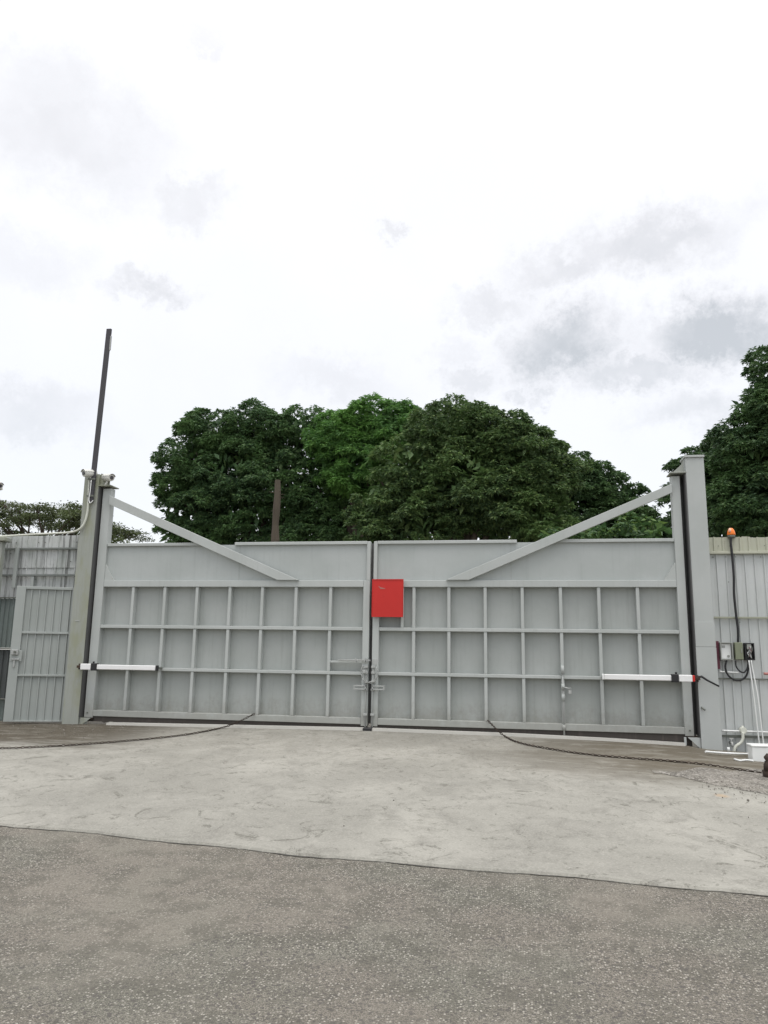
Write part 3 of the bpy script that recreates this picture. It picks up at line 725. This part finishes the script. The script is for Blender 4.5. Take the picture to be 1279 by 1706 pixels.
MB().box(x0+.03, x0+.09, yb-.08, yb-.0455, z0+.16, z0+.24, .003).build('breaker', M_greyb, g)

def cable(pl_, y, r_, name, m, label, cat='cable', group=None):
    pts = [at(px, py, yy if isinstance(yy, float) else y) for px, py, yy in [(q+(None,))[:3] if len(q) == 2 else q for q in pl_]]
    o = MB().tube(curve(pts, 6), r_, 8).build(name, m); tag(o, label, cat, group); return o
cable([(1210,1100),(1208,1112),(1212,1124),(1222,1132),(1233,1133),(1242,1127),(1246,1115),(1246,1100)], 12.25, .014, 'cable', M_black, 'larger black cable loop hanging under the electrical boxes')
cable([(1225,1100),(1226,1110),(1232,1118),(1239,1120),(1244,1114),(1246,1104)], 12.215, .011, 'cable', M_black, 'smaller black cable loop hanging under the electrical boxes')
cable([(1247,1100),(1250,1120),(1256,1165),(1261,1210),(1266,1250)], 12.2, .010, 'cable', M_white, 'left of two white cables dropping from breaker box')
cable([(1251,1100),(1254,1118),(1262,1160),(1268,1210),(1273,1250)], 12.2, .010, 'cable', M_white, 'right of two white cables dropping from breaker box')
cable([(1198,1118.5),(1210,1119.5),(1230,1120.5)], 12.27, .011, 'pipe_stub', M_white, 'short white pipe stub behind the black cable loops', 'pipe')
cable([(1202,1217),(1230,1218),(1260,1219),(1300,1221)], 12.25, .013, 'conduit', M_white, 'horizontal white conduit low on the right fence', 'conduit')
jb = empty('conduit_box', at(1238, 1222, 12.22), 'round cream conduit box low on the right fence', 'junction box')
c = at(1238, 1217, 12.21)
MB().tube([(c.x, 12.28, c.z), (c.x, 12.20, c.z)], .048, 16).build('body', M_conduit, jb)
MB().tube([(c.x, 12.1995, c.z), (c.x, 12.19, c.z)], [.044, .040], 16).build('lid', M_conduit, jb)
MB().tube([(c.x, 12.24, c.z), (c.x, 12.24, c.z+.065)], .016, 10).build('stub', M_conduit, jb)
cable([(1237,1220),(1237,1231),(1233,1238),(1226,1243),(1223,1250),(1223,1257)], 12.2, .022, 'drain_pipe', M_conduit, 'bent cream pipe dropping from the round conduit box', 'pipe')
tp = empty('tap', at(1219, 1240, 12.25), 'small grey tap low on the right fence', 'tap')
c = at(1218, 1237, 12.25)
MB().tube([(c.x, 12.32, c.z), (c.x, 12.22, c.z), (c.x, 12.20, c.z-.05)], [.018, .018, .014], 10).build('spout', M_galv, tp)
MB().tube([(c.x, 12.25, c.z+.012), (c.x, 12.25, c.z+.045)], .010, 8).build('stem', M_galv, tp)
MB().box(c.x-.03, c.x+.03, 12.243, 12.257, c.z+.045, c.z+.06, .003).build('handle', M_galv, tp)
def gpt(px, py, dz): q = on_ground(px, py, dz); return q
o = MB().tube(curve([gpt(1175,1252,.06), gpt(1200,1254,.05), gpt(1228,1255.5,.05), gpt(1254,1256,.05)], 5), [.014]*16, 8).build('ground_pipe', M_white); tag(o, 'long white pipe lying along the ground by the post', 'pipe')
o = MB().tube(curve([gpt(1223,1264.5,.03), gpt(1232,1267,.03), gpt(1243,1266,.03), gpt(1255,1267.5,.03)], 5), .013, 8).build('ground_pipe', M_white); tag(o, 'short white pipe lying on dirt before the white box', 'pipe')
o = MB().tube([gpt(1213.5,1252,.02), gpt(1213.5,1252,.02)+Vector((0,0,.06))], .02, 8).build('pipe_riser', M_white); tag(o, 'tiny white pipe riser on the long ground pipe', 'pipe')
# white trunking box
q = on_ground(1254, 1270, 0); tb = empty('trunking_box', q, 'white box on the ground at the right edge', 'box')
MB().box(q.x, q.x+.52, q.y, q.y+.22, q.z, q.z+.195, .008).build('body', M_white, tb)
MB().box(q.x-.008, q.x+.528, q.y-.008, q.y+.228, q.z+.196, q.z+.225, .008).build('lid', M_white, tb)
# dark rusty stub that anchors the chain
q = on_ground(1279, 1299, 0); sb2 = empty('anchor_stub', q, 'dark rusty chain anchor stub at the right edge', 'bollard')
st_ = MB(); st_.tube([q+Vector((.035+.012*math.sin(k*1.9), 0, -.02+.03*k)) for k in range(11)], [.088,.092,.080,.084,.072,.078,.066,.070,.056,.050,.026], 9)
for v_ in st_.b.verts: v_.co += Vector((noise.noise(v_.co*22), noise.noise(v_.co*22+Vector((9,0,0))), noise.noise(v_.co*25+Vector((0,7,0)))))*.022
st_.build('stub', M_rust, sb2)
cable([(1272,1122),(1278,1122.5),(1290,1123)], 12.27, .018, 'pink_bracket', M_pink, 'faded pink bracket end at the right edge', 'bracket')

# ------------------------------------------------------------------ left post: bar, cameras, conduit
sp = empty('upright_bar', (-7.23, 12.06, 4.05), 'tall dark flat bar strapped to the top of left post', 'pole')
MB().prism([(-7.275,4.06),(-7.19,4.06),(-7.12,7.27),(-7.21,7.27)], 12.05, 12.092, .004).build('bar', M_pole, sp)
MB().box(-7.1285, -7.105, 12.055, 12.085, 6.86, 7.13, .004).build('side_tab', M_galv, sp)
MB().box(-7.30, -7.17, 12.035, 12.0485, 4.16, 4.19, .002).build('clamp', M_dark, sp)
MB().box(-7.30, -7.17, 12.035, 12.0485, 4.46, 4.49, .002).build('clamp', M_dark, sp)
cp = [at(-60,896,12.45), at(0,893.5,12.42), at(60,890,12.35), at(110,887.5,12.2), at(128,884,12.08), at(139,874,12.07), at(145,856,12.07), at(147,835,12.07), at(148,812,12.07), at(149,797,12.07)]
o = MB().tube(curve(cp, 6), .018, 10).build('conduit', M_conduit); tag(o, 'cream conduit along the left fence top curving up the post', 'conduit')
o = MB().tube(curve([at(152,800,12.03), at(150,820,12.03), at(148,832,12.03), at(150,838,12.02), at(155,834,12.02)], 6), .008, 8).build('camera_cable', M_white); tag(o, 'thin white cable looping below the round camera on left post', 'cable')
def cctv(pc, direc, label, s=1.0, y=12.1):
    c = at(pc[0], pc[1], y); d = Vector(direc).normalized(); u = d.cross(Vector((0,0,1))).normalized(); v = u.cross(d)
    g = empty('security_camera', c, label, 'camera')
    MB().tube([c-d*.09*s, c-d*.085*s, c+d*.07*s, c+d*.085*s], [.03*s, .046*s, .048*s, .044*s], 14).build('housing', M_cctv, g)
    MB().tube([c+d*.0852*s, c+d*.093*s], .026*s, 14).build('lens', M_lensd, g)
    sh = MB(); R_ = .051*s
    pts = [[c + d*k + (u*math.cos(a)+v*math.sin(a))*R_ for a in [math.radians(t) for t in range(20, 161, 20)]] for k in (-.07*s, .098*s)]
    for i in range(len(pts[0])-1):
        a, b_, e_, f_ = pts[0][i], pts[0][i+1], pts[1][i+1], pts[1][i]
        q = [sh.b.verts.new(p) for p in (a, b_, e_, f_)]; sh.b.faces.new(q)
        n = ((a-c)-(d*(a-c).dot(d))).normalized()*.004
        q = [sh.b.verts.new(p+n) for p in (a, b_, e_, f_)]; sh.b.faces.new(q[::-1])
    sh.build('sunshade', M_cctv, g)
    MB().tube([c-v*.045*s, c-v*.075*s-d*.02*s, c-v*.11*s-d*.03*s], [.016*s, .014*s, .024*s], 8).build('mount', M_cctv, g)
    return g
cctv((149.5,789), (-.45,-.9,-.15), 'round cream camera at the left corner of the left post', 1.35, 12.04)
cctv((180,796), (.85,-.45,-.12), 'white bullet camera pointing right from the top of left post', 1.3, 12.1)
cctv((-3,807.5), (.8,-.5,-.35), 'white camera tip at the far left edge above the fence', 1.2, 12.3)
o = MB().tube([(-9.32,12.33,3.0),(-9.32,12.33,4.36),(-9.15,12.32,4.40)], .022, 8).build('camera_mast', M_conduit); tag(o, 'thin cream mast holding the leftmost camera', 'pole')

# ------------------------------------------------------------------ trees
def leaves_mesh(C, D, Lh, Wd):
    """C centres (n,3), D leaf directions (n,3), lengths, widths -> arrays of a 4-vertex folded blade"""
    n = len(C); up = np.random.default_rng(1).normal(size=(n, 3)); s = np.cross(D, up); s /= np.linalg.norm(s, axis=1)[:, None]+1e-9
    nn = np.cross(s, D)
    p0 = C; tip = C + D*Lh[:, None]; tip[:, 2] -= Lh*.18
    mid = C + D*(Lh*.45)[:, None]
    a = mid + s*(Wd/2)[:, None] + nn*(Wd*.15)[:, None]; b = mid - s*(Wd/2)[:, None] + nn*(Wd*.15)[:, None]
    V = np.stack([p0, a, tip, b], 1).reshape(-1, 3)
    k = np.arange(n)*4
    Fc = np.stack([k, k+1, k+2, k, k+2, k+3], 1).reshape(-1, 3)
    return V, Fc
def mesh_np(name, V, F_):
    me = bpy.data.meshes.new(name); me.vertices.add(len(V)); me.vertices.foreach_set('co', V.astype(np.float32).ravel())
    me.loops.add(F_.size); me.loops.foreach_set('vertex_index', F_.astype(np.int32).ravel())
    me.polygons.add(len(F_)); me.polygons.foreach_set('loop_start', (np.arange(len(F_))*3).astype(np.int32))
    me.update(calc_edges=True); me.validate(); return me
def rdir(rg, n):
    v = rg.normal(size=(n, 3)); return v/np.linalg.norm(v, axis=1)[:, None]
def crown(lobes, rg, clump_r=.55, dens=1.0, ros=22, nl=11, ll=.24, lw=.06, core=1.0, flat=.75, back=.35):
    """lobes: (Vector centre, radius). Domed clumps on each lobe, rosettes of drooping blades on each clump."""
    Cs, Ds, Ls, Ws = [], [], [], []
    cen = np.array([tuple(c) for c, _ in lobes]); rad = np.array([r for _, r in lobes]); camv = np.array(CAM)
    for (c, r) in lobes:
        c = np.array(c); ncl = int(dens*4*math.pi*r*r/(math.pi*clump_r**2)*1.15)
        d = rdir(rg, ncl); tocam = camv-c; tocam /= np.linalg.norm(tocam)
        keep = (d@tocam > -.15) | (rg.random(ncl) < back); d = d[keep]
        pc = c + d*r*rg.uniform(.78, 1.06, (len(d), 1))
        # drop clumps buried deep in a neighbour
        dist = np.linalg.norm(pc[:, None]-cen[None], axis=2)/rad[None]
        pc_ok = dist.min(1) > .62; pc = pc[pc_ok]; d = d[pc_ok]
        for p, dr_ in zip(pc, d):
            cr_ = clump_r*rg.uniform(.6, 1.35); m_ = int(ros*rg.uniform(.7, 1.2)*(cr_/clump_r)**1.5)+3
            q = rdir(rg, m_); q[:, 2] = np.abs(q[:, 2])*1.0 - .25; q += dr_*.55; q /= np.linalg.norm(q, axis=1)[:, None]
            rp = p + q*np.array([1, 1, flat])*cr_*rg.uniform(.7, 1.05, (m_, 1))
            k = nl; ang = rg.random((m_, k))*2*math.pi; el = rg.uniform(-.75, .5, (m_, k))
            hd = np.stack([np.cos(ang)*np.cos(el), np.sin(ang)*np.cos(el), np.sin(el)-.12], 2) + q[:, None, :]*.45
            hd /= np.linalg.norm(hd, axis=2)[:, :, None]
            base = np.repeat(rp[:, None, :], k, 1) + rg.normal(size=(m_, k, 3))*.02
            Cs.append(base.reshape(-1, 3)); Ds.append(hd.reshape(-1, 3)); nn_ = m_*k
            l_ = ll*rg.uniform(.65, 1.2, nn_); Ls.append(l_); Ws.append(lw*rg.uniform(.8, 1.2, nn_))
        nc = int(core*260*r*r)
        if nc:
            q = rdir(rg, nc)*r*(rg.random((nc, 1))**.45)*.88 + c; dd_ = rdir(rg, nc); dd_[:, 2] -= .3; dd_ /= np.linalg.norm(dd_, axis=1)[:, None]
            Cs.append(q); Ds.append(dd_); Ls.append(rg.uniform(.25, .5, nc)); Ws.append(rg.uniform(.12, .22, nc))
    return leaves_mesh(np.concatenate(Cs), np.concatenate(Ds), np.concatenate(Ls), np.concatenate(Ws))
def tree(name, label, cat, lob, y, base_px, m, seed, trunk_r=.28, group='trees beyond the gate', barkm=None, **kw):
    rg = np.random.default_rng(seed); lobes = []
    for q in lob:
        px, py, rp = q[:3]; yy = y + (q[3] if len(q) > 3 else 0); d = ray(px, py); k = yy/d.y
        lobes.append((CAM+d*k, rp/FPX*k))
    bx_ = at(base_px, 1000, y); base = Vector((bx_.x, y, .3))
    g = empty(name, base, label, cat, group)
    V, Fc = crown(lobes, rg, **kw)
    link('crown', mesh_np('crown', V, Fc), m, g)
    t = MB(); r = random.Random(seed); cz = sum((c.z for c, _ in lobes))/len(lobes)
    fork = Vector((base.x, base.y, .3+(cz-.3)*.45))
    t.tube(curve([base-Vector((0,0,.1)), base+Vector((r.uniform(-.15,.15), 0, (fork.z-.3)*.5)), fork], 4), [trunk_r*1.25]+[trunk_r*(1.1-.035*i) for i in range(8)], 10)
    for c, rr in lobes:
        md = fork.lerp(c, .5)+Vector((r.uniform(-.3,.3), r.uniform(-.3,.3), r.uniform(-.1,.4)))
        pts = curve([fork-Vector((0,0,.15)), md, c, c+Vector((r.uniform(-.5,.5)*rr, r.uniform(-.4,.4)*rr, .6*rr))], 4); n = len(pts)
        t.tube(pts, [trunk_r*.55*(1-.85*i/(n-1)) for i in range(n)], 7)
        for _ in range(4):
            e_ = c+Vector((r.uniform(-1,1), r.uniform(-1,1), r.uniform(-.4,.9)))*rr*.75
            t.tube(curve([md.lerp(c, .6), (md+e_)/2+Vector((0,0,.15)), e_], 3), [trunk_r*.2*(1-.13*i) for i in range(7)], 5)
    t.build('trunk', barkm or M_bark, g)
    return g
KW = dict(clump_r=.45, ros=30, dens=1.25, nl=13, ll=.165, lw=.05, flat=.8)
tree('mango_tree', 'dark broad mango tree at the left of the grove', 'tree',
     [(322,770,50),(300,815,36),(340,738,42),(380,728,40),(420,722,38),(460,722,38),(400,790,65),(345,850,50),(470,810,65),(410,870,55),(505,725,38),(515,820,50),(298,862,32),(300,895,30),(560,880,45),(500,885,45),(350,895,40)],
     31, 420, L_dark, 1, core=1.0, **KW)
tree('mango_tree', 'bright green mango tree rising highest in the middle of the grove', 'tree',
     [(620,712,42),(580,728,40),(655,718,42),(690,725,36,1),(560,765,38),(600,780,52),(640,790,50),(545,735,32),(590,850,48,1.5),(660,850,50,2)],
     30.3, 600, L_green, 2, core=1.1, **{**KW, 'll': .22, 'lw': .042})
tree('mango_tree', 'large olive green mango tree right of the grove middle, nearest the gate', 'tree',
     [(745,738,52),(700,785,60),(655,835,52),(622,885,38),(795,735,48),(835,745,48),(865,775,55),(780,810,75),(840,840,65),(700,865,60),(890,835,55),(712,705,28,2),(765,705,28,2),(895,755,38,1),(925,790,38,1),(900,885,50)],
     27, 760, L_front, 3, core=1.5, **KW)
tree('mango_tree', 'low dark mango tree sloping down at the right of the grove', 'tree',
     [(930,790,42),(965,800,36),(1000,822,38),(1030,838,34),(1055,852,30),(960,850,55),(1015,880,42),(1060,885,36),(905,860,50),(1090,878,22),(1105,890,22)],
     33, 980, L_right, 4, core=1.4, **KW)
tree('mango_tree', 'small dark mango tree directly behind the right gate post', 'tree',
     [(1160,775,27),(1138,805,28),(1185,805,42),(1150,850,45),(1215,830,55),(1190,885,45),(1215,765,38)],
     31, 1170, L_right, 5, core=1.4, **KW)
tree('mango_tree', 'tall dark mango tree cut by the right edge', 'tree',
     [(1300,632,42),(1285,695,52),(1258,672,26),(1255,765,55),(1310,770,80),(1240,840,50),(1300,850,80),(1350,680,80),(1380,800,90),(1238,735,32)],
     26, 1320, L_right, 6, core=1.4, **KW)
tree('shrub', 'fresh green shrub peeping over the right gate leaf', 'shrub',
     [(1000,893,20),(960,898,16),(1040,888,24),(1085,892,24),(925,903,14)],
     21, 1010, L_shrub, 7, trunk_r=.06, clump_r=.3, ros=14, ll=.17, lw=.06, core=1.5, group=None)
# rain tree at the left: thin layered crown with visible branches
def rain_tree():
    rg = np.random.default_rng(9); y = 30
    g = empty('rain_tree', (at(60, 1000, y).x, y, .3), 'thin feathery tree behind the left fence and post', 'tree')
    Cs = []; tips = []
    t = MB(); base = Vector((at(60, 1000, y).x, y, .2)); fork = at(70, 935, y)
    t.tube(curve([base, base.lerp(fork, .5)+Vector((.2,0,0)), fork], 4), [.3-.012*i for i in range(9)], 8)
    outline = [(-60,868),(-20,844),(8,841),(32,850),(62,848),(92,856),(112,852),(138,848),(150,860),(75,858),(128,875),(30,870),(70,875),(0,872),(100,880),(165,880),(185,878),(200,888),(215,893),(150,893),(60,893),(20,890),(110,895),(-30,885),(175,895),(128,856),(85,865),(50,862),(15,858),(-10,860),(145,866),(190,892)]
    for px, py in outline:
        c = at(px, py, y+rg.uniform(-1.2, 1.2)); tips.append(c)
        md = fork.lerp(c, .55)+Vector((rg.uniform(-.3,.3), 0, rg.uniform(-.25,.1)))
        t.tube(curve([fork, md, c], 4), [.085*(1-.1*i) for i in range(9)], 5)
        for k in range(5):
            sub = c + Vector((rg.uniform(-.55,.55), rg.uniform(-.5,.5), rg.uniform(-.12,.16)))
            t.tube([c.lerp(md, .15), (c+sub)/2+Vector((0,0,.05)), sub], [.018,.012,.006], 4, caps=False)
            n = 120; q = rg.normal(size=(n, 3))*np.array([.24,.2,.055]) + np.array(sub); Cs.append(q)
    C = np.concatenate(Cs); n = len(C); D = rdir(rg, n); D[:, 2] *= .35; D /= np.linalg.norm(D, axis=1)[:, None]
    V, Fc = leaves_mesh(C, D, rg.uniform(.07, .14, n), rg.uniform(.04, .07, n))
    link('crown', mesh_np('crown', V, Fc), L_thin, g); t.build('trunk', M_bark, g)
rain_tree()
# dead snag in front of the dark grove
def snag():
    y = 22; a = at(456, 915, y); b_ = at(463, 800, y); base = Vector((a.x-.02, y, .3))
    g = empty('dead_trunk', base, 'bare brown dead trunk standing before the left of the grove', 'tree')
    P = [base.lerp(b_, k/14)+Vector((.012*math.sin(k*2.1), 0, 0)) for k in range(15)]; rr = [.11+.012*math.sin(k*2.7)+.008*math.cos(k*5) for k in range(15)]
    rr[-1] = .085; MB().tube(P, rr, 9, smooth=False).build('trunk', M_snag, g)
    r = random.Random(4); s = MB()
    for k in range(26):
        p = base.lerp(b_, r.uniform(.5, .98)); a_ = r.random()*6.28; d = Vector((math.cos(a_), math.sin(a_)*.5, r.uniform(-.9, .3)))
        s.tube([p+d*.08, p+d*r.uniform(.15, .3)], [.018, .004], 4)
    s.build('stubs', M_snag, g)
snag()
